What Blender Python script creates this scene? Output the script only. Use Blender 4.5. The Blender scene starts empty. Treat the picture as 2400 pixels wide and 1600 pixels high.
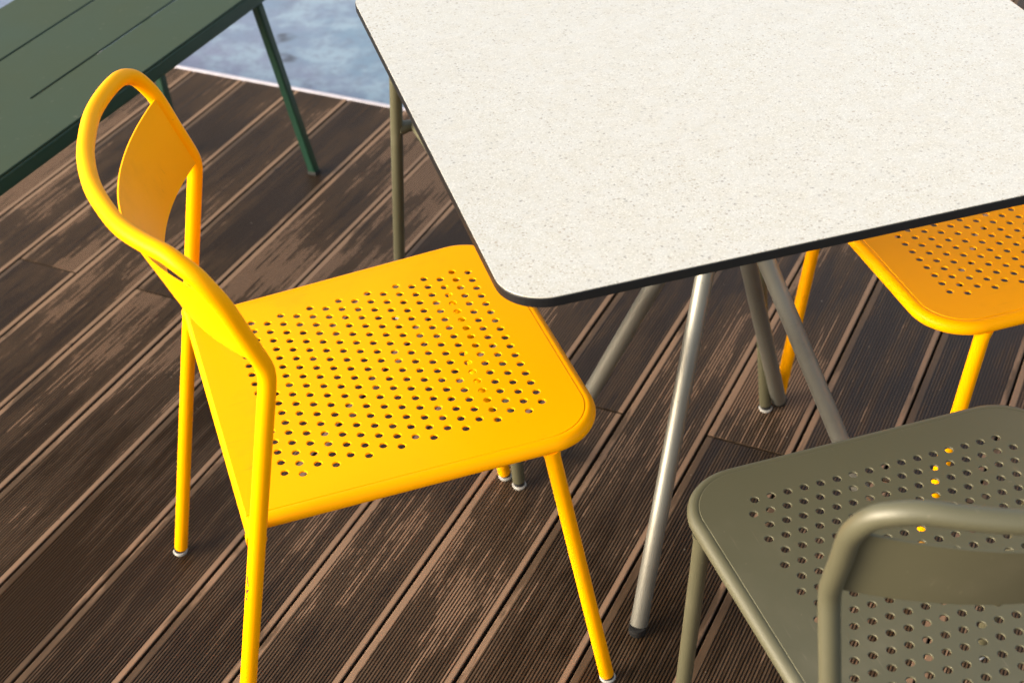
import bpy, bmesh, math, random
from mathutils import Vector, Matrix

random.seed(7)
SC = bpy.context.scene
COL = SC.collection
R = math.radians

# ------------------------------------------------------------------ camera
cam_d = bpy.data.cameras.new('camera')
cam = bpy.data.objects.new('camera', cam_d)
COL.objects.link(cam)
cam_d.sensor_fit = 'HORIZONTAL'
cam_d.sensor_width = 36.0
cam_d.lens = 3535.37 / 2400 * 36.0
cam_d.clip_start = 0.05
cam_d.clip_end = 2000
PITCH, ROLL = R(37.0456), R(-4.0067)
cam.matrix_world = (Matrix.Translation((0, 0, 1.61546)) @
                    (Matrix.Rotation(math.pi / 2 - PITCH, 4, 'X') @ Matrix.Rotation(ROLL, 4, 'Z')))
cam_d.dof.use_dof = True
cam_d.dof.focus_distance = 1.80
cam_d.dof.aperture_fstop = 7.1
SC.camera = cam

# ------------------------------------------------------------------ sky, sun, exposure (soft overcast daylight)
SUN_EL, SUN_AZ = R(15), R(-104)          # azimuth from +Y (view direction), clockwise positive
world = bpy.data.worlds.new('World')
SC.world = world
world.use_nodes = True
wn, wl = world.node_tree.nodes, world.node_tree.links
wn.clear()
w_out = wn.new('ShaderNodeOutputWorld')
w_bg = wn.new('ShaderNodeBackground')
w_sky = wn.new('ShaderNodeTexSky')
w_sky.sky_type = 'NISHITA'
w_sky.sun_disc = False
w_sky.sun_elevation = SUN_EL
w_sky.sun_rotation = SUN_AZ
w_sky.air_density = 1.0
w_sky.dust_density = 6.0
w_sky.ozone_density = 1.0
w_hs = wn.new('ShaderNodeHueSaturation')     # thin cloud veil: the blue is washed out
w_hs.inputs['Saturation'].default_value = 0.58
wl.new(w_sky.outputs[0], w_hs.inputs['Color'])
wl.new(w_hs.outputs[0], w_bg.inputs['Color'])
w_bg.inputs['Strength'].default_value = 0.15
wl.new(w_bg.outputs[0], w_out.inputs['Surface'])

sun_d = bpy.data.lights.new('sun', 'SUN')
sun_d.energy = 1.15
sun_d.angle = R(55)
sun_d.color = (1.0, 0.90, 0.74)
sun = bpy.data.objects.new('sun', sun_d)
COL.objects.link(sun)
sdir = Vector((math.sin(SUN_AZ) * math.cos(SUN_EL), math.cos(SUN_AZ) * math.cos(SUN_EL), math.sin(SUN_EL)))
sun.rotation_euler = sdir.to_track_quat('Z', 'Y').to_euler()
sun.location = sdir * 10

SC.view_settings.view_transform = 'Standard'
SC.view_settings.look = 'None'
SC.view_settings.gamma = 1.0
SC.view_settings.use_curve_mapping = False
SC.view_settings.exposure = 1.66
SC.render.engine = 'CYCLES'
SC.cycles.max_bounces = 10
SC.cycles.diffuse_bounces = 5
SC.cycles.glossy_bounces = 5

# ------------------------------------------------------------------ helpers
def obj(name, mesh, mat=None, parent=None, loc=None):
    o = bpy.data.objects.new(name, mesh)
    COL.objects.link(o)
    if mat is not None:
        if len(mesh.materials) == 0:
            mesh.materials.append(mat)
        o.material_slots[0].link = 'OBJECT'
        o.material_slots[0].material = mat
    if parent is not None:
        o.parent = parent
    if loc is not None:
        o.location = loc
    return o

def tag(o, label, cat, group=None):
    o['label'] = label
    o['category'] = cat
    if group:
        o['group'] = group
    return o

def empty(name, loc=(0, 0, 0), rz=0.0):
    o = bpy.data.objects.new(name, None)
    o.empty_display_size = 0.1
    COL.objects.link(o)
    o.location = loc
    o.rotation_euler = (0, 0, rz)
    return o

def mesh_from(verts, faces, name='m', smooth=False):
    me = bpy.data.meshes.new(name)
    me.from_pydata([tuple(v) for v in verts], [], faces)
    me.update()
    bm = bmesh.new()
    bm.from_mesh(me)
    bmesh.ops.recalc_face_normals(bm, faces=bm.faces)
    bm.to_mesh(me)
    bm.free()
    if smooth:
        for p in me.polygons:
            p.use_smooth = True
    return me

def catmull(pts, n=8, closed=False):
    pts = [Vector(p) for p in pts]
    out = []
    m = len(pts)
    for i in range(m - 1):
        p0 = pts[i - 1] if i > 0 else pts[0] * 2 - pts[1]
        p1, p2 = pts[i], pts[i + 1]
        p3 = pts[i + 2] if i + 2 < m else pts[-1] * 2 - pts[-2]
        def tj(ti, a, b):
            return ti + max((b - a).length, 1e-9) ** 0.5
        t0 = 0; t1 = tj(t0, p0, p1); t2 = tj(t1, p1, p2); t3 = tj(t2, p2, p3)
        for k in range(n):
            t = t1 + (t2 - t1) * k / n
            A1 = p0 * ((t1 - t) / (t1 - t0)) + p1 * ((t - t0) / (t1 - t0))
            A2 = p1 * ((t2 - t) / (t2 - t1)) + p2 * ((t - t1) / (t2 - t1))
            A3 = p2 * ((t3 - t) / (t3 - t2)) + p3 * ((t - t2) / (t3 - t2))
            B1 = A1 * ((t2 - t) / (t2 - t0)) + A2 * ((t - t0) / (t2 - t0))
            B2 = A2 * ((t3 - t) / (t3 - t1)) + A3 * ((t - t1) / (t3 - t1))
            out.append(B1 * ((t2 - t) / (t2 - t1)) + B2 * ((t - t1) / (t2 - t1)))
    out.append(pts[-1])
    return out

def tube_mesh(path, rad, seg=20, cap=True, name='tube', t_start=None, t_end=None):
    """round tube along a list of points; rad a number or a list; end tangents may be forced"""
    path = [Vector(p) for p in path]
    n = len(path)
    tang = []
    for i in range(n):
        if i == 0:
            t = path[1] - path[0]
        elif i == n - 1:
            t = path[-1] - path[-2]
        else:
            t = (path[i + 1] - path[i]).normalized() + (path[i] - path[i - 1]).normalized()
        tang.append(t.normalized())
    if t_start is not None:
        tang[0] = Vector(t_start).normalized()
    if t_end is not None:
        tang[-1] = Vector(t_end).normalized()
    ref = Vector((0, 0, 1)) if abs(tang[0].z) < 0.9 else Vector((1, 0, 0))
    u = tang[0].cross(ref).normalized()
    verts, faces = [], []
    for i in range(n):
        if i > 0:
            ax = tang[i - 1].cross(tang[i])
            if ax.length > 1e-9:
                ang = math.atan2(ax.length, tang[i - 1].dot(tang[i]))
                u = Matrix.Rotation(ang, 3, ax.normalized()) @ u
        u = (u - tang[i] * u.dot(tang[i])).normalized()
        v = tang[i].cross(u)
        r = rad[i] if isinstance(rad, (list, tuple)) else rad
        for k in range(seg):
            a = 2 * math.pi * k / seg
            verts.append(path[i] + (u * math.cos(a) + v * math.sin(a)) * r)
    for i in range(n - 1):
        for k in range(seg):
            k2 = (k + 1) % seg
            faces.append((i * seg + k, i * seg + k2, (i + 1) * seg + k2, (i + 1) * seg + k))
    if cap:
        b = len(verts)
        verts += [verts[k].copy() for k in range(seg)] + [verts[(n - 1) * seg + k].copy() for k in range(seg)]
        faces.append(tuple(b + k for k in range(seg - 1, -1, -1)))
        faces.append(tuple(b + seg + k for k in range(seg)))
    me = mesh_from(verts, faces, name)
    for p in me.polygons:
        p.use_smooth = len(p.vertices) == 4
    return me

def lathe_mesh(profile, seg=24, name='lathe'):
    """profile: list of (radius, z), closed at both ends with caps"""
    verts, faces = [], []
    for r, z in profile:
        for k in range(seg):
            a = 2 * math.pi * k / seg
            verts.append((r * math.cos(a), r * math.sin(a), z))
    n = len(profile)
    for i in range(n - 1):
        for k in range(seg):
            k2 = (k + 1) % seg
            faces.append((i * seg + k, i * seg + k2, (i + 1) * seg + k2, (i + 1) * seg + k))
    b = len(verts)
    verts += [verts[k] for k in range(seg)] + [verts[(n - 1) * seg + k] for k in range(seg)]
    faces.append(tuple(b + k for k in range(seg - 1, -1, -1)))
    faces.append(tuple(b + seg + k for k in range(seg)))
    me = mesh_from(verts, faces, name)
    for p in me.polygons:
        p.use_smooth = len(p.vertices) == 4
    return me

def plate_mesh(outline, z0, z1, ch=0.0008, holes=(), name='plate'):
    """flat plate with chamfered rim (and holes): a filled 2D curve turned into a mesh"""
    cu = bpy.data.curves.new(name, 'CURVE')
    cu.dimensions = '2D'
    cu.fill_mode = 'BOTH'
    for loop in [outline] + list(holes):
        sp = cu.splines.new('POLY')
        sp.points.add(len(loop) - 1)
        for i, (x, y) in enumerate(loop):
            sp.points[i].co = (x, y, 0, 1)
        sp.use_cyclic_u = True
    half = (z1 - z0) / 2
    cu.extrude = half - ch
    cu.bevel_depth = ch
    cu.bevel_resolution = 1
    cu.offset = -ch
    tmp = bpy.data.objects.new('tmp', cu)
    COL.objects.link(tmp)
    bpy.context.view_layer.update()
    dg = bpy.context.evaluated_depsgraph_get()
    me = bpy.data.meshes.new_from_object(tmp.evaluated_get(dg))
    bpy.data.objects.remove(tmp)
    bpy.data.curves.remove(cu)
    me.transform(Matrix.Translation((0, 0, (z0 + z1) / 2)))
    for p in me.polygons:
        p.use_smooth = False
    me.materials.clear()
    return me

def box_mesh(x0, x1, y0, y1, z0, z1, bev=0.0, name='box'):
    bm = bmesh.new()
    bmesh.ops.create_cube(bm, size=1)
    for v in bm.verts:
        v.co = Vector(((x0 + x1) / 2 + v.co.x * (x1 - x0), (y0 + y1) / 2 + v.co.y * (y1 - y0), (z0 + z1) / 2 + v.co.z * (z1 - z0)))
    if bev > 0:
        bmesh.ops.bevel(bm, geom=list(bm.edges), offset=bev, segments=2, affect='EDGES', profile=0.6)
    me = bpy.data.meshes.new(name)
    bm.to_mesh(me)
    bm.free()
    return me

def rounded_rect(x0, x1, y0, y1, r, seg=14):
    pts = []
    for cx, cy, a0 in ((x1 - r, y1 - r, 0), (x0 + r, y1 - r, 90), (x0 + r, y0 + r, 180), (x1 - r, y0 + r, 270)):
        for k in range(seg + 1):
            a = R(a0 + 90 * k / seg)
            pts.append((cx + r * math.cos(a), cy + r * math.sin(a)))
    return pts

# ------------------------------------------------------------------ material helpers
class NT:
    def __init__(self, name):
        self.m = bpy.data.materials.new(name)
        self.m.use_nodes = True
        self.n = self.m.node_tree.nodes
        self.l = self.m.node_tree.links
        self.b = self.n['Principled BSDF']
    def new(self, t, **kw):
        nd = self.n.new(t)
        for k, v in kw.items():
            if k in nd.inputs:
                self.put(nd.inputs[k], v)
            else:
                setattr(nd, k, v)
        return nd
    def put(self, sock, v):
        if hasattr(v, 'is_output'):
            self.l.new(v, sock)
        else:
            sock.default_value = v
    def math(self, op, a, b=None, c=None, clamp=False):
        nd = self.n.new('ShaderNodeMath')
        nd.operation = op
        nd.use_clamp = clamp
        self.put(nd.inputs[0], a)
        if b is not None:
            self.put(nd.inputs[1], b)
        if c is not None:
            self.put(nd.inputs[2], c)
        return nd.outputs[0]
    def mix(self, f, a, b):
        nd = self.n.new('ShaderNodeMix')
        nd.data_type = 'RGBA'
        self.put(nd.inputs[0], f)
        self.put(nd.inputs[6], a if hasattr(a, 'is_output') else (*a, 1))
        self.put(nd.inputs[7], b if hasattr(b, 'is_output') else (*b, 1))
        return nd.outputs[2]
    def noise(self, vec, scale, detail=3, rough=0.5, w=None):
        nd = self.n.new('ShaderNodeTexNoise')
        if w is not None:
            nd.noise_dimensions = '4D'
            self.put(nd.inputs['W'], w)
        self.put(nd.inputs['Vector'], vec)
        nd.inputs['Scale'].default_value = scale
        nd.inputs['Detail'].default_value = detail
        nd.inputs['Roughness'].default_value = rough
        return nd.outputs['Fac']
    def ramp(self, x, lo, hi):
        nd = self.n.new('ShaderNodeMapRange')
        nd.interpolation_type = 'SMOOTHSTEP'
        self.put(nd.inputs['Value'], x)
        self.put(nd.inputs['From Min'], lo)
        self.put(nd.inputs['From Max'], hi)
        return nd.outputs['Result']
    def scale(self, vec, s):
        nd = self.n.new('ShaderNodeMapping')
        self.put(nd.inputs['Vector'], vec)
        nd.inputs['Scale'].default_value = s
        return nd.outputs[0]
    def bump(self, h, strength, dist):
        nd = self.n.new('ShaderNodeBump')
        nd.inputs['Strength'].default_value = strength
        nd.inputs['Distance'].default_value = dist
        self.put(nd.inputs['Height'], h)
        self.l.new(nd.outputs[0], self.b.inputs['Normal'])
    def set(self, **kw):
        for k, v in kw.items():
            key = {'base': 'Base Color', 'rough': 'Roughness', 'metal': 'Metallic', 'spec': 'Specular IOR Level',
                   'coat': 'Coat Weight', 'coat_rough': 'Coat Roughness', 'ior': 'IOR'}[k]
            if key == 'Base Color' and not hasattr(v, 'is_output'):
                v = (*v, 1)
            self.put(self.b.inputs[key], v)
        return self.m

def powder_coat(name, base, rough=0.4, metal=0.0, dirt=(0.2, 0.15, 0.1), dirt_amt=0.10, grain=0.12, spec=0.5):
    t = NT(name)
    co = t.new('ShaderNodeTexCoord').outputs['Object']
    big = t.noise(co, 9, 4, 0.6)
    fine = t.noise(co, 900, 2, 0.5)
    d = t.math('MULTIPLY', t.ramp(big, 0.52, 0.80), dirt_amt)
    speck = t.math('MULTIPLY', t.ramp(t.noise(co, 130, 3, 0.6), 0.70, 0.76), 0.45)
    scr = t.noise(t.scale(co, (14, 260, 60)), 1.0, 3, 0.5)
    scr = t.math('MULTIPLY', t.math('MULTIPLY', t.ramp(scr, 0.66, 0.72), t.ramp(big, 0.48, 0.62)), 0.35)
    c = t.mix(d, base, dirt)
    c = t.mix(t.math('MAXIMUM', speck, scr), c, dirt)
    t.set(base=c, metal=metal, spec=spec)
    t.set(rough=t.math('MULTIPLY_ADD', big, 0.14, rough - 0.07))
    t.bump(fine, grain, 0.0004)
    return t.m

M_YEL = powder_coat('yellow_powder_coat', (0.98, 0.385, 0.0), 0.34, dirt=(0.62, 0.25, 0.01), dirt_amt=0.30, spec=0.05)
M_OLI = powder_coat('olive_powder_coat', (0.089, 0.083, 0.047), 0.44, metal=0.1, dirt=(0.2, 0.17, 0.11), dirt_amt=0.25)
M_TLEG = powder_coat('bronze_leg_coat', (0.25, 0.243, 0.205), 0.40, metal=0.65, dirt=(0.12, 0.1, 0.07), dirt_amt=0.3)
def mat_green():
    t = NT('green_paint_olive_top')
    co = t.new('ShaderNodeTexCoord').outputs['Object']
    nz = t.new('ShaderNodeSeparateXYZ')
    t.put(nz.inputs[0], t.new('ShaderNodeNewGeometry').outputs['Normal'])
    top_tint = t.math('MULTIPLY', t.ramp(nz.outputs[2], 0.6, 0.95), t.math('MULTIPLY_ADD', t.noise(co, 5, 4, 0.6), 0.5, 0.35))  # upward faces turn more olive and rougher, varied by noise
    spots = t.ramp(t.noise(co, 70, 3, 0.6), 0.66, 0.74)
    c = t.mix(top_tint, (0.011, 0.042, 0.026), (0.040, 0.046, 0.008))
    c = t.mix(t.math('MULTIPLY', spots, 0.25), c, (0.14, 0.14, 0.09))
    t.set(base=c, rough=t.math('MULTIPLY_ADD', top_tint, 0.25, 0.36), spec=0.4)
    t.bump(t.noise(co, 900, 2), 0.12, 0.0004)
    return t.m
M_GRN = mat_green()
M_SIL = powder_coat('grey_glide_plastic', (0.33, 0.32, 0.29), 0.35, dirt=(0.14, 0.12, 0.09), dirt_amt=0.4)
M_BLK = powder_coat('black_plastic', (0.015, 0.015, 0.015), 0.45, dirt=(0.08, 0.06, 0.05), dirt_amt=0.3)
M_MARK = powder_coat('dark_scuff', (0.06, 0.015, 0.005), 0.6)

def mat_core():
    t = NT('black_laminate_core')
    co = t.new('ShaderNodeTexCoord').outputs['Object']
    t.set(base=t.mix(t.noise(co, 60, 3), (0.005, 0.005, 0.006), (0.011, 0.0105, 0.010)), rough=0.45, spec=0.3)
    t.bump(t.noise(t.scale(co, (40, 40, 900)), 3, 2), 0.15, 0.0005)
    return t.m
M_CORE = mat_core()

def mat_laminate():
    t = NT('speckled_laminate')
    co = t.new('ShaderNodeTexCoord').outputs['Object']
    base = t.mix(t.ramp(t.noise(co, 55.0, 5, 0.65), 0.3, 0.7), (0.515, 0.472, 0.372), (0.54, 0.510, 0.432))
    warp = t.new('ShaderNodeVectorMath', operation='MULTIPLY_ADD')
    nz = t.new('ShaderNodeTexNoise'); t.put(nz.inputs['Vector'], co); nz.inputs['Scale'].default_value = 260
    t.put(warp.inputs[0], nz.outputs['Color']); warp.inputs[1].default_value = (0.003, 0.003, 0.003); t.put(warp.inputs[2], co)
    def specks(scale, thr, soft):
        v = t.new('ShaderNodeTexVoronoi')
        v.feature = 'F1'
        t.put(v.inputs['Vector'], warp.outputs[0])
        v.inputs['Scale'].default_value = scale
        sep = t.new('ShaderNodeSeparateColor'); t.put(sep.inputs[0], v.outputs['Color'])
        rad = t.math('MULTIPLY', t.math('POWER', sep.outputs[0], 1.5), thr)
        return t.ramp(v.outputs['Distance'], rad, t.math('MULTIPLY', rad, soft)), sep.outputs[1]
    m1, r1 = specks(190, 0.52, 0.35)
    m2, r2 = specks(340, 0.60, 0.3)
    spec_c = t.mix(r1, (0.20, 0.18, 0.145), (0.36, 0.28, 0.18))
    c = t.mix(t.math('MULTIPLY', m2, 0.62), base, (0.33, 0.285, 0.20))
    c = t.mix(t.math('MULTIPLY', m1, 0.70), c, spec_c)
    c = t.mix(t.math('MULTIPLY', t.ramp(t.noise(co, 520, 2), 0.52, 0.68), 0.6), c, (0.76, 0.71, 0.60))
    smear = t.noise(t.scale(co, (2.0, 5.0, 1)), 2.2, 5, 0.6)
    t.set(base=c, rough=t.math('MULTIPLY_ADD', smear, 0.14, 0.20), spec=0.5, coat=1.0, coat_rough=0.22)
    t.b.inputs['Coat IOR'].default_value = 2.0
    t.bump(t.noise(co, 1400, 2), 0.10, 0.0002)
    return t.m
M_LAM = mat_laminate()

PITCH_B = 0.1434                               # pitch of the decking boards

def mat_board():
    t = NT('weathered_decking')
    tc = t.new('ShaderNodeTexCoord')
    co = tc.outputs['Object']                      # x along the board, y across, z up
    rnd = t.new('ShaderNodeObjectInfo').outputs['Random']
    w = t.math('MULTIPLY', rnd, 37.0)
    wpos = t.new('ShaderNodeNewGeometry').outputs['Position']
    sep = t.new('ShaderNodeSeparateXYZ'); t.put(sep.inputs[0], co)
    y, z = sep.outputs[1], sep.outputs[2]
    # damp that follows single ridges, ragged patches, wide damp areas
    gp = (PITCH_B - 0.0046 - 0.0192) / 24
    ridge = t.math('FLOOR', t.math('DIVIDE', t.math('ADD', y, 0.5 * (PITCH_B - 0.0046) - 0.0096), gp))
    rv = t.new('ShaderNodeCombineXYZ')
    t.put(rv.inputs[0], t.math('MULTIPLY', sep.outputs[0], 4.5))
    t.put(rv.inputs[1], t.math('MULTIPLY', ridge, 5.37))
    streak = t.noise(rv.outputs[0], 1.0, 5, 0.66, w)
    patch = t.noise(t.scale(co, (2.4, 22.0, 1.0)), 1.0, 5, 0.60, w)
    damp = t.noise(wpos, 1.9, 3, 0.55)
    ragged = t.noise(t.scale(co, (60.0, 160.0, 1.0)), 1.0, 4, 0.65, w)
    rim = t.ramp(t.math('ABSOLUTE', y), 0.0590, 0.0602)
    inner = t.math('SUBTRACT', 1.0, rim)
    s = t.math('ADD', t.math('MULTIPLY', patch, 0.80), t.math('MULTIPLY', damp, 0.92))
    s = t.math('ADD', s, t.math('MULTIPLY', t.math('SUBTRACT', rnd, 0.5), 0.20))
    s_in = t.math('ADD', s, t.math('MULTIPLY', streak, 0.80))
    s_in = t.math('ADD', s_in, t.math('MULTIPLY', ragged, 0.16))
    # smooth rims: broader wet runs, the right-hand rim stays dry longest
    side = t.ramp(y, -0.01, 0.01)
    s_rim = t.math('ADD', s, t.math('MULTIPLY_ADD', side, 0.13, 0.18))
    s_rim = t.math('ADD', s_rim, t.math('MULTIPLY', ragged, 0.10))
    sm = t.new('ShaderNodeMix'); t.put(sm.inputs[0], rim); t.put(sm.inputs[2], s_in); t.put(sm.inputs[3], s_rim)
    s = sm.outputs[0]
    damp_m = t.ramp(s, 1.18, 1.25)                 # dry -> damp
    wet = t.ramp(s, 1.27, 1.47)                    # damp -> wet
    # ridge tops against grooves
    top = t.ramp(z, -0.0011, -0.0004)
    fine = t.noise(t.scale(co, (30.0, 420.0, 30.0)), 1.0, 3, 0.6, w)
    mott = t.noise(t.scale(co, (18.0, 60.0, 30.0)), 1.0, 4, 0.6, w)
    tint = t.noise(co, 2.0, 2, 0.5, w)
    dry_c = t.mix(fine, (0.185, 0.108, 0.062), (0.285, 0.172, 0.102))
    dry_c = t.mix(t.math('MULTIPLY', tint, 0.5), dry_c, (0.24, 0.155, 0.100))
    dmp_c = t.mix(mott, (0.066, 0.039, 0.020), (0.112, 0.067, 0.036))
    wet_c = t.mix(fine, (0.029, 0.0170, 0.0080), (0.056, 0.032, 0.0155))
    wet_c = t.mix(t.math('MULTIPLY', tint, 0.5), wet_c, (0.056, 0.029, 0.012))
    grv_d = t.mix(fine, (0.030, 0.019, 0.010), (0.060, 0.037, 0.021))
    c = t.mix(damp_m, dry_c, dmp_c)
    c = t.mix(wet, c, wet_c)
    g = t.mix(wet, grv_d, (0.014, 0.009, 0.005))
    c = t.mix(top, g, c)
    # dust specks and dark spots
    vor = t.new('ShaderNodeTexVoronoi'); t.put(vor.inputs['Vector'], wpos); vor.inputs['Scale'].default_value = 55
    vc = t.new('ShaderNodeSeparateColor'); t.put(vc.inputs[0], vor.outputs['Color'])
    pale = t.math('MULTIPLY', t.ramp(vor.outputs['Distance'], t.math('MULTIPLY', vc.outputs[0], 0.10), 0.0), t.ramp(vc.outputs[1], 0.74, 0.78))
    c = t.mix(t.math('MULTIPLY', pale, 0.8), c, (0.55, 0.48, 0.38))
    blot = t.ramp(t.noise(wpos, 24, 2, 0.5), 0.73, 0.78)
    c = t.mix(t.math('MULTIPLY', blot, 0.7), c, (0.02, 0.014, 0.01))
    rough = t.math('SUBTRACT', t.math('SUBTRACT', 0.74, t.math('MULTIPLY', damp_m, 0.16)), t.math('MULTIPLY', wet, 0.24))
    rough = t.math('ADD', rough, t.math('MULTIPLY', t.math('SUBTRACT', patch, 0.5), 0.25))
    t.set(base=c, rough=rough, spec=0.28)
    t.bump(t.math('ADD', fine, t.noise(co, 600, 3)), 0.35, 0.0006)
    return t.m
M_BOARD = mat_board()

def mat_ground():
    t = NT('stained_concrete')
    p = t.new('ShaderNodeNewGeometry').outputs['Position']
    big = t.noise(p, 1.6, 4, 0.6)
    mid = t.noise(p, 9, 5, 0.65)
    c = t.mix(t.ramp(big, 0.35, 0.65), (0.15, 0.225, 0.30), (0.19, 0.205, 0.285))
    c = t.mix(t.math('MULTIPLY', t.ramp(mid, 0.40, 0.62), 0.75), c, (0.27, 0.355, 0.42))
    c = t.mix(t.math('MULTIPLY', t.ramp(t.noise(p, 38, 4, 0.65), 0.45, 0.7), 0.5), c, (0.14, 0.16, 0.21))
    nz = t.new('ShaderNodeTexNoise'); t.put(nz.inputs['Vector'], p); nz.inputs['Scale'].default_value = 14
    wv = t.new('ShaderNodeVectorMath', operation='MULTIPLY_ADD')
    t.put(wv.inputs[0], nz.outputs['Color']); wv.inputs[1].default_value = (0.12, 0.12, 0.0); t.put(wv.inputs[2], p)
    vor = t.new('ShaderNodeTexVoronoi'); t.put(vor.inputs['Vector'], wv.outputs[0]); vor.inputs['Scale'].default_value = 6.5
    vc = t.new('ShaderNodeSeparateColor'); t.put(vc.inputs[0], vor.outputs['Color'])
    st = t.ramp(vor.outputs['Distance'], t.math('MULTIPLY', vc.outputs[0], 0.30), t.math('MULTIPLY', vc.outputs[0], 0.05))
    st = t.math('MULTIPLY', st, t.ramp(vc.outputs[1], 0.05, 0.25))
    c = t.mix(t.math('MULTIPLY', st, 0.85), c, (0.05, 0.055, 0.07))
    t.set(base=c, rough=t.math('MULTIPLY_ADD', mid, 0.3, 0.4))
    t.bump(t.noise(p, 180, 4), 0.3, 0.002)
    return t.m
M_GROUND = mat_ground()

def mat_plain(name, c1, c2, rough, sc=12, metal=0.0):
    t = NT(name)
    co = t.new('ShaderNodeTexCoord').outputs['Object']
    t.set(base=t.mix(t.noise(co, sc, 4, 0.6), c1, c2), rough=rough, metal=metal)
    t.bump(t.noise(co, sc * 30, 3), 0.2, 0.0006)
    return t.m
M_SUB = mat_plain('dark_underdeck', (0.012, 0.010, 0.008), (0.03, 0.024, 0.02), 0.9)
M_TRIM = mat_plain('pale_edge_trim', (0.42, 0.39, 0.42), (0.62, 0.58, 0.62), 0.45, 30)

# ------------------------------------------------------------------ the setting: ground and deck
TH = R(62.0)                                   # direction of the boards
AX = Vector((math.cos(TH), math.sin(TH), 0))   # along
NX = Vector((math.sin(TH), -math.cos(TH), 0))  # across, to the right
def deck_pt(n, a, z=0.0):
    return NX * n + AX * a + Vector((0, 0, z))

GZ = -0.075
gm = mesh_from([(-400, -400, 0), (400, -400, 0), (400, 400, 0), (-400, 400, 0)], [(0, 1, 2, 3)], 'ground')
ground = obj('ground', gm, M_GROUND, loc=(0, 0, GZ))
ground['kind'] = 'structure'

N0 = -0.1715
DECK_A0, DECK_A1 = -1.6, 2.578
ROW0, ROW1 = -10, 24                           # rows to the right / left of gap 0
# local frame of the deck: x along the boards, y to the left of them
sub = obj('deck', box_mesh(DECK_A0 + 0.01, DECK_A1 - 0.004, ROW0 * PITCH_B, (ROW1 + 1) * PITCH_B, -0.074, -0.026, name='deck'), M_SUB)
sub.location = NX * N0
sub.rotation_euler = (0, 0, TH)
sub['kind'] = 'structure'

def board_mesh(length):
    """grooved decking board, x along 0..length, y across centred, top of ridges at z = 0"""
    w = PITCH_B - 0.0046
    h = 0.024
    prof = []
    prof += [(-w / 2, -h), (-w / 2, -0.0016), (-w / 2 + 0.0006, -0.0005), (-w / 2 + 0.0018, 0.0)]
    g0, g1, ng = -w / 2 + 0.0096, w / 2 - 0.0096, 24
    gp = (g1 - g0) / ng
    for i in range(ng):
        a = g0 + i * gp
        b = a + gp * 0.56
        prof += [(a, 0.0), (a + 0.0004, -0.0013), (b - 0.0004, -0.0013), (b, 0.0)]
    prof += [(w / 2 - 0.0018, 0.0), (w / 2 - 0.0006, -0.0005), (w / 2, -0.0016), (w / 2, -h)]
    n = len(prof)
    verts = [(0.0012, y, z) for y, z in prof] + [(length - 0.0012, y, z) for y, z in prof]
    faces = [(i, i + 1, n + i + 1, n + i) for i in range(n - 1)] + [(n - 1, 0, n, 2 * n - 1)]
    faces += [tuple(range(n - 1, -1, -1)), tuple(range(n, 2 * n))]
    return mesh_from(verts, faces, 'board')

board_cache = {}
def add_board(row, a0, a1):
    L = round(a1 - a0, 4)
    if L not in board_cache:
        board_cache[L] = board_mesh(L)
        board_cache[L].materials.append(M_BOARD)
    o = bpy.data.objects.new('board', board_cache[L])
    COL.objects.link(o)
    o.parent = sub
    o.location = (a0, (row + 0.5) * PITCH_B, random.uniform(-0.0006, 0.0002))
    o.rotation_euler = (0, random.uniform(-0.0003, 0.0003), random.uniform(-0.0006, 0.0006))
    return o
STEP_ROW, DECK_A2 = 6, 4.85                    # to the right the deck runs on further
for row in range(ROW0, ROW1 + 1):
    end = [DECK_A1] if row >= STEP_ROW else [3.05 if row % 2 else 3.70, DECK_A2]
    cuts = ([DECK_A0, 0.30, 1.778] if row % 2 == 0 else [DECK_A0, -0.42, 0.62]) + end
    for a0, a1 in zip(cuts[:-1], cuts[1:]):
        add_board(row, a0 + 0.0012, a1 - 0.0012)
SY = STEP_ROW * PITCH_B
obj('underdeck', box_mesh(DECK_A1 - 0.0038, DECK_A2 - 0.004, ROW0 * PITCH_B, SY - 0.004, -0.074, -0.0262, name='underdeck'), M_SUB, sub)
def trim(x0, x1, y0, y1):
    obj('edge_trim', box_mesh(x0, x1, y0, y1, -0.07, 0.001, 0.0015, 'edge_trim'), M_TRIM, sub)
trim(DECK_A1, DECK_A1 + 0.011, SY + 0.0002, (ROW1 + 1) * PITCH_B)
trim(DECK_A1 + 0.0112, DECK_A2, SY - 0.0015, SY + 0.0095)
trim(DECK_A2 + 0.0002, DECK_A2 + 0.011, ROW0 * PITCH_B, SY)

# ------------------------------------------------------------------ chairs
TAU = R(1.18)
SEAT_Z = 0.4492
def seat_z(x):
    return SEAT_Z + math.tan(TAU) * x
TR = 0.0100                                    # tube radius

FOOT_R = Vector((-0.305, 0.2475, 0.0))
BEND_R = Vector((-0.1695, 0.2355, 0.632))
def rear_axis(z):
    return FOOT_R.lerp(BEND_R, z / 0.632)

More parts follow.
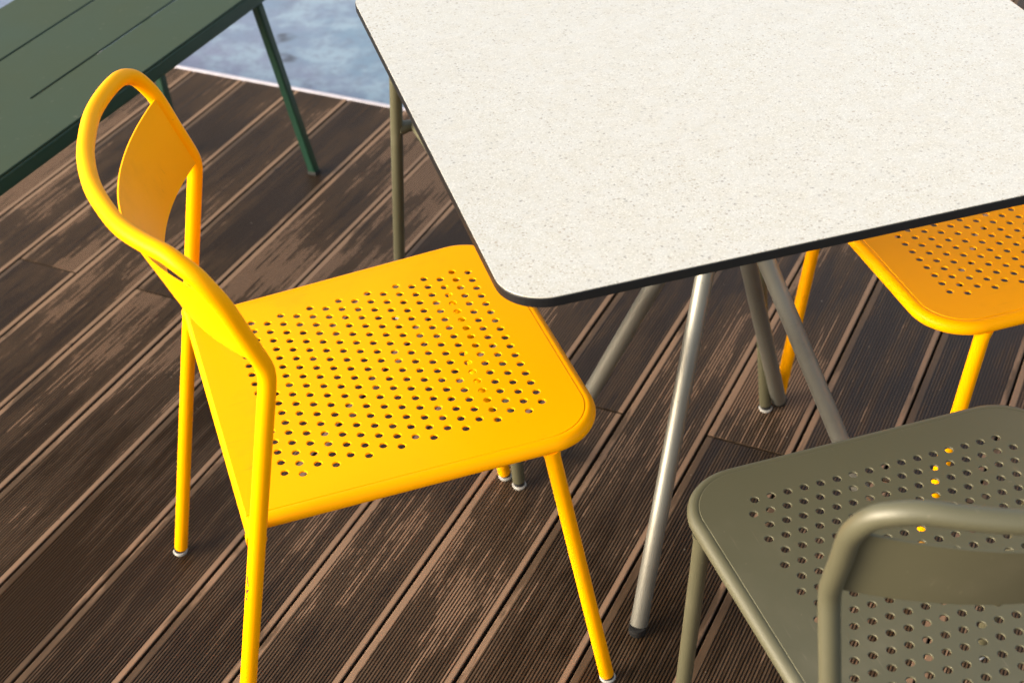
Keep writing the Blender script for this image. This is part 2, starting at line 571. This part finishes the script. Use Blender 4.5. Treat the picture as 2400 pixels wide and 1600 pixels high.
def chair_meshes():
    me = {}
    # perforated seat sheet: 17 staggered rows of 17 and 16 holes
    out = []
    out += [(-0.2165, -0.2036), (-0.2165, 0.2036)]
    c, r = (0.150, 0.1572), 0.0588
    for k in range(0, 15):
        a = R(88 - 88 * k / 14)
        out.append((c[0] + r * math.cos(a), c[1] + r * math.sin(a)))
    for k in range(0, 15):
        a = R(-88 * k / 14)
        out.append((c[0] + r * math.cos(a), -c[1] + r * math.sin(a)))
    P = 0.02
    holes = []
    for i in range(17):
        x = (8 - i) * P
        nrow = 16 if i % 2 == 0 else 17
        for j in range(nrow):
            y = (8 - (j + (0.5 if i % 2 == 0 else 0))) * P
            holes.append([(x + 0.0046 * math.cos(2 * math.pi * k / 18), y + 0.0046 * math.sin(2 * math.pi * k / 18)) for k in range(18)])
    seat = plate_mesh(out, -0.0028, 0.0, 0.0009, holes, 'seat')
    seat.transform(Matrix.Translation((0, 0, SEAT_Z)) @ Matrix.Rotation(-TAU, 4, 'Y'))
    me['seat'] = seat
    # U-shaped tube under the rim of the seat
    path = []
    cx, cy, rr = 0.150, 0.1570, 0.062
    side = [(-0.2045, 0.2072)]
    for k in range(0, 9):
        side.append((-0.2045 + (0.150 + 0.2045) * (k + 1) / 9.0, 0.2072 + (0.2189 - 0.2072) * (k + 1) / 9.0))
    arc = [(cx + rr * math.cos(R(a)), cy + rr * math.sin(R(a))) for a in range(84, -1, -6)]
    half = side + arc
    full = half + [(x, -y) for x, y in reversed(half)]
    path = [Vector((x, y, seat_z(x) - 0.0103)) for x, y in full]
    me['seat_frame'] = tube_mesh(path, TR, 20, name='seat_frame')
    # tube across the rear
    zr = 0.4343
    ax = rear_axis(zr)
    me['rear_rail'] = tube_mesh([(ax.x, -ax.y + 0.003, zr), (ax.x, -ax.y + 0.0135, zr), (ax.x, -ax.y + 0.0165, zr), (ax.x, 0, zr), (ax.x, ax.y - 0.0165, zr), (ax.x, ax.y - 0.0135, zr), (ax.x, ax.y - 0.003, zr)], [TR * k for k in (1.2, 1.14, 0.98, 0.98, 0.98, 1.14, 1.2)], 20, name='rear_rail')
    # rear leg (left one; mirrored for the right), from its glide to the seat
    z_split = 0.40
    t = (BEND_R - FOOT_R).normalized()
    pts = [FOOT_R + t * 0.009, FOOT_R + t * 0.0105] + [rear_axis(z) for z in (0.1, 0.2, 0.3, z_split)]
    me['rear_leg'] = tube_mesh(pts, [TR * 0.93] + [TR] * 5, 20, name='rear_leg')
    # loop of the back: up from the seat, kinked, round the top rail and down again
    up = [rear_axis(z_split), rear_axis(0.46), rear_axis(0.54), rear_axis(0.60)]
    bend = [Vector(p) for p in ((-0.1675, 0.2353, 0.6415), (-0.1660, 0.2352, 0.6510), (-0.1657, 0.2353, 0.6600), (-0.1670, 0.2355, 0.6690), (-0.1694, 0.2358, 0.6775))]
    hi = [Vector(p) for p in ((-0.1816, 0.2372, 0.7146), (-0.1951, 0.2392, 0.7555), (-0.2052, 0.2367, 0.7758), (-0.2152, 0.2295, 0.7912),
                              (-0.2265, 0.2174, 0.8005), (-0.2372, 0.2010, 0.8053), (-0.2529, 0.1752, 0.8058),
                              (-0.2725, 0.1324, 0.8047), (-0.2851, 0.0791, 0.8040), (-0.2916, 0.0321, 0.8035))]
    halfb = up + bend + hi
    loop = halfb + [Vector((p.x, -p.y, p.z)) for p in reversed(halfb)]
    lp = catmull(loop, 5)
    tt = Vector((BEND_R - FOOT_R))
    te = Vector((-tt.x, tt.y, -tt.z))
    me['back_frame'] = tube_mesh(lp, TR, 20, name='back_frame', t_start=tt, t_end=te)
    # front leg (left one)
    ft, fb = Vector((0.1455, 0.2168, 0.4400)), Vector((0.2095, 0.2195, 0.0))
    t = (ft - fb).normalized()
    me['front_leg'] = tube_mesh([fb + t * 0.009, fb + t * 0.0105, fb.lerp(ft, 0.3), fb.lerp(ft, 0.6), fb.lerp(ft, 0.96), fb.lerp(ft, 0.975), fb.lerp(ft, 0.99)],
                                [TR * 0.93, TR, TR, TR, TR, TR * 1.12, TR * 1.2], 20, name='front_leg')
    # curved back panel
    nu, nv, Y = 44, 6, 0.2050
    verts, faces = [], []
    for side_ in (0, 1):
        for v in range(nv + 1):
            f = v / nv
            for u in range(nu + 1):
                y = 0.2325 * math.sin(math.pi * (u / nu - 0.5))      # denser towards the tubes
                def mid(y):
                    q = (y / 0.235) ** 2
                    pb = Vector((-0.2344 + 0.0708 * q + 0.0060 * q * q, y, 0.6537 + 0.0084 * q))
                    pt = Vector((-0.2688 + 0.0745 * q + 0.0015 * q * q, y, 0.7456 + 0.0128 * q))
                    return pb.lerp(pt, f)
                p = mid(y)
                d = mid(y + 0.0004) - mid(y - 0.0004)
                nrm = d.cross(Vector((-0.31, 0, 1))).normalized()
                if nrm.x < 0:
                    nrm = -nrm
                verts.append(p - nrm * (0.0022 * side_))
    W, S = nu + 1, (nu + 1) * (nv + 1)
    for v in range(nv):
        for u in range(nu):
            a = v * W + u
            faces.append((a, a + 1, a + W + 1, a + W))
            faces.append((S + a, S + a + W, S + a + W + 1, S + a + 1))
    for u in range(nu):
        faces.append((u, S + u, S + u + 1, u + 1))
        a = nv * W + u
        faces.append((a, a + 1, S + a + 1, S + a))
    for v in range(nv):
        a = v * W
        faces.append((a, a + W, S + a + W, S + a))
        a = v * W + nu
        faces.append((a, S + a, S + a + W, a + W))
    pm = mesh_from(verts, faces, 'backrest')
    for p in pm.polygons:
        p.use_smooth = True
    bm = bmesh.new(); bm.from_mesh(pm)
    for e in bm.edges:
        if len(e.link_faces) == 2 and e.calc_face_angle(0) > R(40):
            e.smooth = False
    bm.to_mesh(pm); bm.free()
    me['backrest'] = pm
    me['foot_plug'] = lathe_mesh([(0.0088, 0.0048), (0.0088, 0.0105)], 20, 'foot_plug')
    me['foot_glide'] = lathe_mesh([(0.0098, 0.0), (0.0096, 0.0012), (0.0114, 0.0036), (0.0102, 0.0050), (0.006, 0.0052)], 24, 'foot_glide')
    for k in ('rear_leg', 'front_leg'):
        m2 = me[k].copy()
        m2.transform(Matrix.Scale(-1, 4, Vector((0, 1, 0))))
        m2.flip_normals()
        me[k + '_m'] = m2
    for m in me.values():
        if len(m.materials) == 0:
            m.materials.append(M_YEL)
    return me
CM = chair_meshes()

def make_chair(mat, loc, yaw, label):
    t = empty('garden_chair', (loc[0], loc[1], 0), yaw)
    tag(t, label, 'chair', 'metal chairs around the table')
    obj('seat', CM['seat'], mat, t)
    obj('seat_frame', CM['seat_frame'], mat, t)
    obj('rear_rail', CM['rear_rail'], mat, t)
    obj('back_frame', CM['back_frame'], mat, t)
    obj('backrest', CM['backrest'], mat, t)
    legs = []
    for key, fx, fy in (('rear_leg', -0.305, 0.2475), ('rear_leg_m', -0.305, -0.2475), ('front_leg', 0.2095, 0.2195), ('front_leg_m', 0.2095, -0.2195)):
        lg = obj('leg', CM[key], mat, t)
        obj('foot_plug', CM['foot_plug'], M_BLK, lg, (fx, fy, 0))
        obj('foot_glide', CM['foot_glide'], M_SIL, lg, (fx, fy, 0))
        legs.append(lg)
    return t, legs

chair1, legs1 = make_chair(M_YEL, (-0.1645, 1.5155), R(16.35), 'yellow perforated metal chair on the left, seat wholly in view, beside the green bench')
chair2, _ = make_chair(M_YEL, (0.6922, 1.767), R(194.02), 'yellow perforated metal chair on the right, cut off by the table top and photo edge')
chair3, _ = make_chair(M_OLI, (0.4413, 1.1013), R(104.32), 'olive perforated metal chair in the right foreground with its back to the viewer')
chair4, _ = make_chair(M_OLI, (0.1341, 2.0318), R(-70.8), 'olive metal chair behind the table, nearly all hidden under the table top')

# dark scratches on the near rear leg of the left chair
def scuff(pts):
    """pts: (height, angle) on the right rear leg; thin raised strip"""
    ax_dir = Vector((BEND_R.x - FOOT_R.x, -(BEND_R.y - FOOT_R.y), 0.632)).normalized()
    u = Vector((1, 0, 0)); u = (u - ax_dir * u.dot(ax_dir)).normalized()
    v = ax_dir.cross(u)
    verts, faces = [], []
    for h, a in pts:
        c = rear_axis(h); c = Vector((c.x, -c.y, c.z))
        for da, rr in ((-0.085, TR + 0.00005), (0.085, TR + 0.00005), (0.085, TR + 0.0003), (-0.085, TR + 0.0003)):
            verts.append(c + (u * math.cos(R(a) + da) + v * math.sin(R(a) + da)) * rr)
    for i in range(len(pts) - 1):
        for k in range(4):
            faces.append((i * 4 + k, i * 4 + (k + 1) % 4, i * 4 + 4 + (k + 1) % 4, i * 4 + 4 + k))
    faces.append((3, 2, 1, 0)); e = 4 * (len(pts) - 1)
    faces.append((e, e + 1, e + 2, e + 3))
    return mesh_from(verts, faces, 'scuff')
for pts in ([(0.389, 196), (0.384, 201), (0.379, 209), (0.376, 213)], [(0.371, 214), (0.368, 210), (0.366, 205)], [(0.369, 200), (0.364, 203)], [(0.362, 206), (0.360, 209)], [(0.358, 202), (0.354, 203)]):
    obj('scuff_mark', scuff(pts), M_MARK, legs1[1])

# ------------------------------------------------------------------ table
TZ = 0.7545
TYAW = R(13.87)
table = empty('dining_table', (0.2915, 1.6810, 0), TYAW)
tag(table, 'square table with speckled cream top, black edge and splayed olive metal legs', 'table')
H = 0.400
obj('top_surface', plate_mesh(rounded_rect(-H + 0.0008, H - 0.0008, -H + 0.0008, H - 0.0008, 0.0510), TZ - 0.0012, TZ, 0.0003, name='top_surface'), M_LAM, table)
obj('core_edge', plate_mesh(rounded_rect(-H, H, -H, H, 0.0518), TZ - 0.0122, TZ - 0.0012, 0.0010, name='core_edge'), M_CORE, table)
obj('support_plate', plate_mesh(rounded_rect(-0.15, 0.15, -0.15, 0.15, 0.02), TZ - 0.0180, TZ - 0.0124, 0.0006, name='support_plate'), M_TLEG, table)
obj('hub', lathe_mesh([(0.030, 0.585), (0.034, 0.592), (0.034, 0.690), (0.038, 0.734), (0.038, TZ - 0.0182)], 28, 'hub'), M_TLEG, table)
FR = 0.279
for k in range(4):
    a = R(45 + 90 * k)
    ca, sa = math.cos(a), math.sin(a)
    foot = Vector((FR * ca, FR * sa, 0.0))
    top = Vector((0.002 * ca, 0.002 * sa, 0.606))
    t = (top - foot).normalized()
    lm = tube_mesh([foot + t * 0.012, foot + t * 0.0135, foot.lerp(top, 0.3), foot.lerp(top, 0.6), foot.lerp(top, 0.97)], [0.0118, 0.0125, 0.0125, 0.0125, 0.0125], 24, name='leg')
    lg = obj('leg', lm, M_TLEG, table)
    obj('foot_cap', lathe_mesh([(0.0105, 0.0), (0.0118, 0.001), (0.0118, 0.0125)], 24, 'foot_cap'), M_BLK, lg, (foot.x, foot.y, 0))

# ------------------------------------------------------------------ green bench behind
BZ = 0.450
bench = empty('park_bench', deck_pt(-1.87, 1.60), TH)
tag(bench, 'dark green metal bench with a slotted top, behind the left yellow chair', 'bench')
# bench frame: x along, y left (so y = -(n + 1.87)); seat from n = -1.655 to n = -2.083
def by(n):
    return -(n + 1.87)
x0, x1 = -0.72, 0.66
edges = [-1.6560, -1.7805, -1.9315, -2.0830]
yA, yB = by(edges[0]), by(edges[-1])
slots = []
for n_ in edges[1:3]:                           # long slots that part the top into three slats
    c_ = by(n_)
    slots.append([(0.079, c_ - 0.0026), (x1 - 0.05, c_ - 0.0026), (x1 - 0.05, c_ + 0.0026), (0.079, c_ + 0.0026)])
obj('slotted_top', plate_mesh(rounded_rect(x0, x1, yA, yB, 0.012, 5), BZ - 0.004, BZ, 0.0010, slots, 'slotted_top'), M_GRN, bench)
for yy in ((yA - 0.0003, yA + 0.024), (yB - 0.024, yB + 0.0003)):
    obj('edge_rail', box_mesh(x0 + 0.002, x1 - 0.002, yy[0], yy[1], BZ - 0.033, BZ - 0.0045, 0.004, 'edge_rail'), M_GRN, bench)
for xx in (x0 + 0.02, x1 - 0.045):
    obj('cross_rail', box_mesh(xx, xx + 0.025, yA + 0.0242, yB - 0.0242, BZ - 0.033, BZ - 0.0045, 0.003, 'cross_rail'), M_GRN, bench)
def bench_leg(xt, yt, xf, yf):
    top, ft = Vector((xt, yt, BZ - 0.033)), Vector((xf, yf, 0.006))
    w = 0.0092
    verts = []
    for c in (ft, top):
        for sx, sy in ((-1, -1), (1, -1), (1, 1), (-1, 1)):
            verts.append(c + Vector((sx * w, sy * w, 0)))
    me = mesh_from(verts, [(0, 3, 2, 1), (4, 5, 6, 7), (0, 1, 5, 4), (1, 2, 6, 5), (2, 3, 7, 6), (3, 0, 4, 7)], 'leg')
    bm = bmesh.new(); bm.from_mesh(me)
    bmesh.ops.bevel(bm, geom=list(bm.edges), offset=0.002, segments=2, affect='EDGES')
    bm.to_mesh(me); bm.free()
    lg = obj('leg', me, M_GRN, bench)
    obj('foot_cap', box_mesh(xf - 0.0100, xf + 0.0100, yf - 0.0100, yf + 0.0100, 0.0, 0.0075, 0.001, 'foot_cap'), M_BLK, lg)
bench_leg(0.590, yA + 0.011, 2.268 - 1.60, by(-1.650))
bench_leg(0.643, by(-1.998), 0.637, by(-1.978))
bench_leg(x0 + 0.012, yA + 0.011, x0 - 0.08, by(-1.650))
bench_leg(x0 + 0.012, yB - 0.011, x0 - 0.08, by(-2.005))
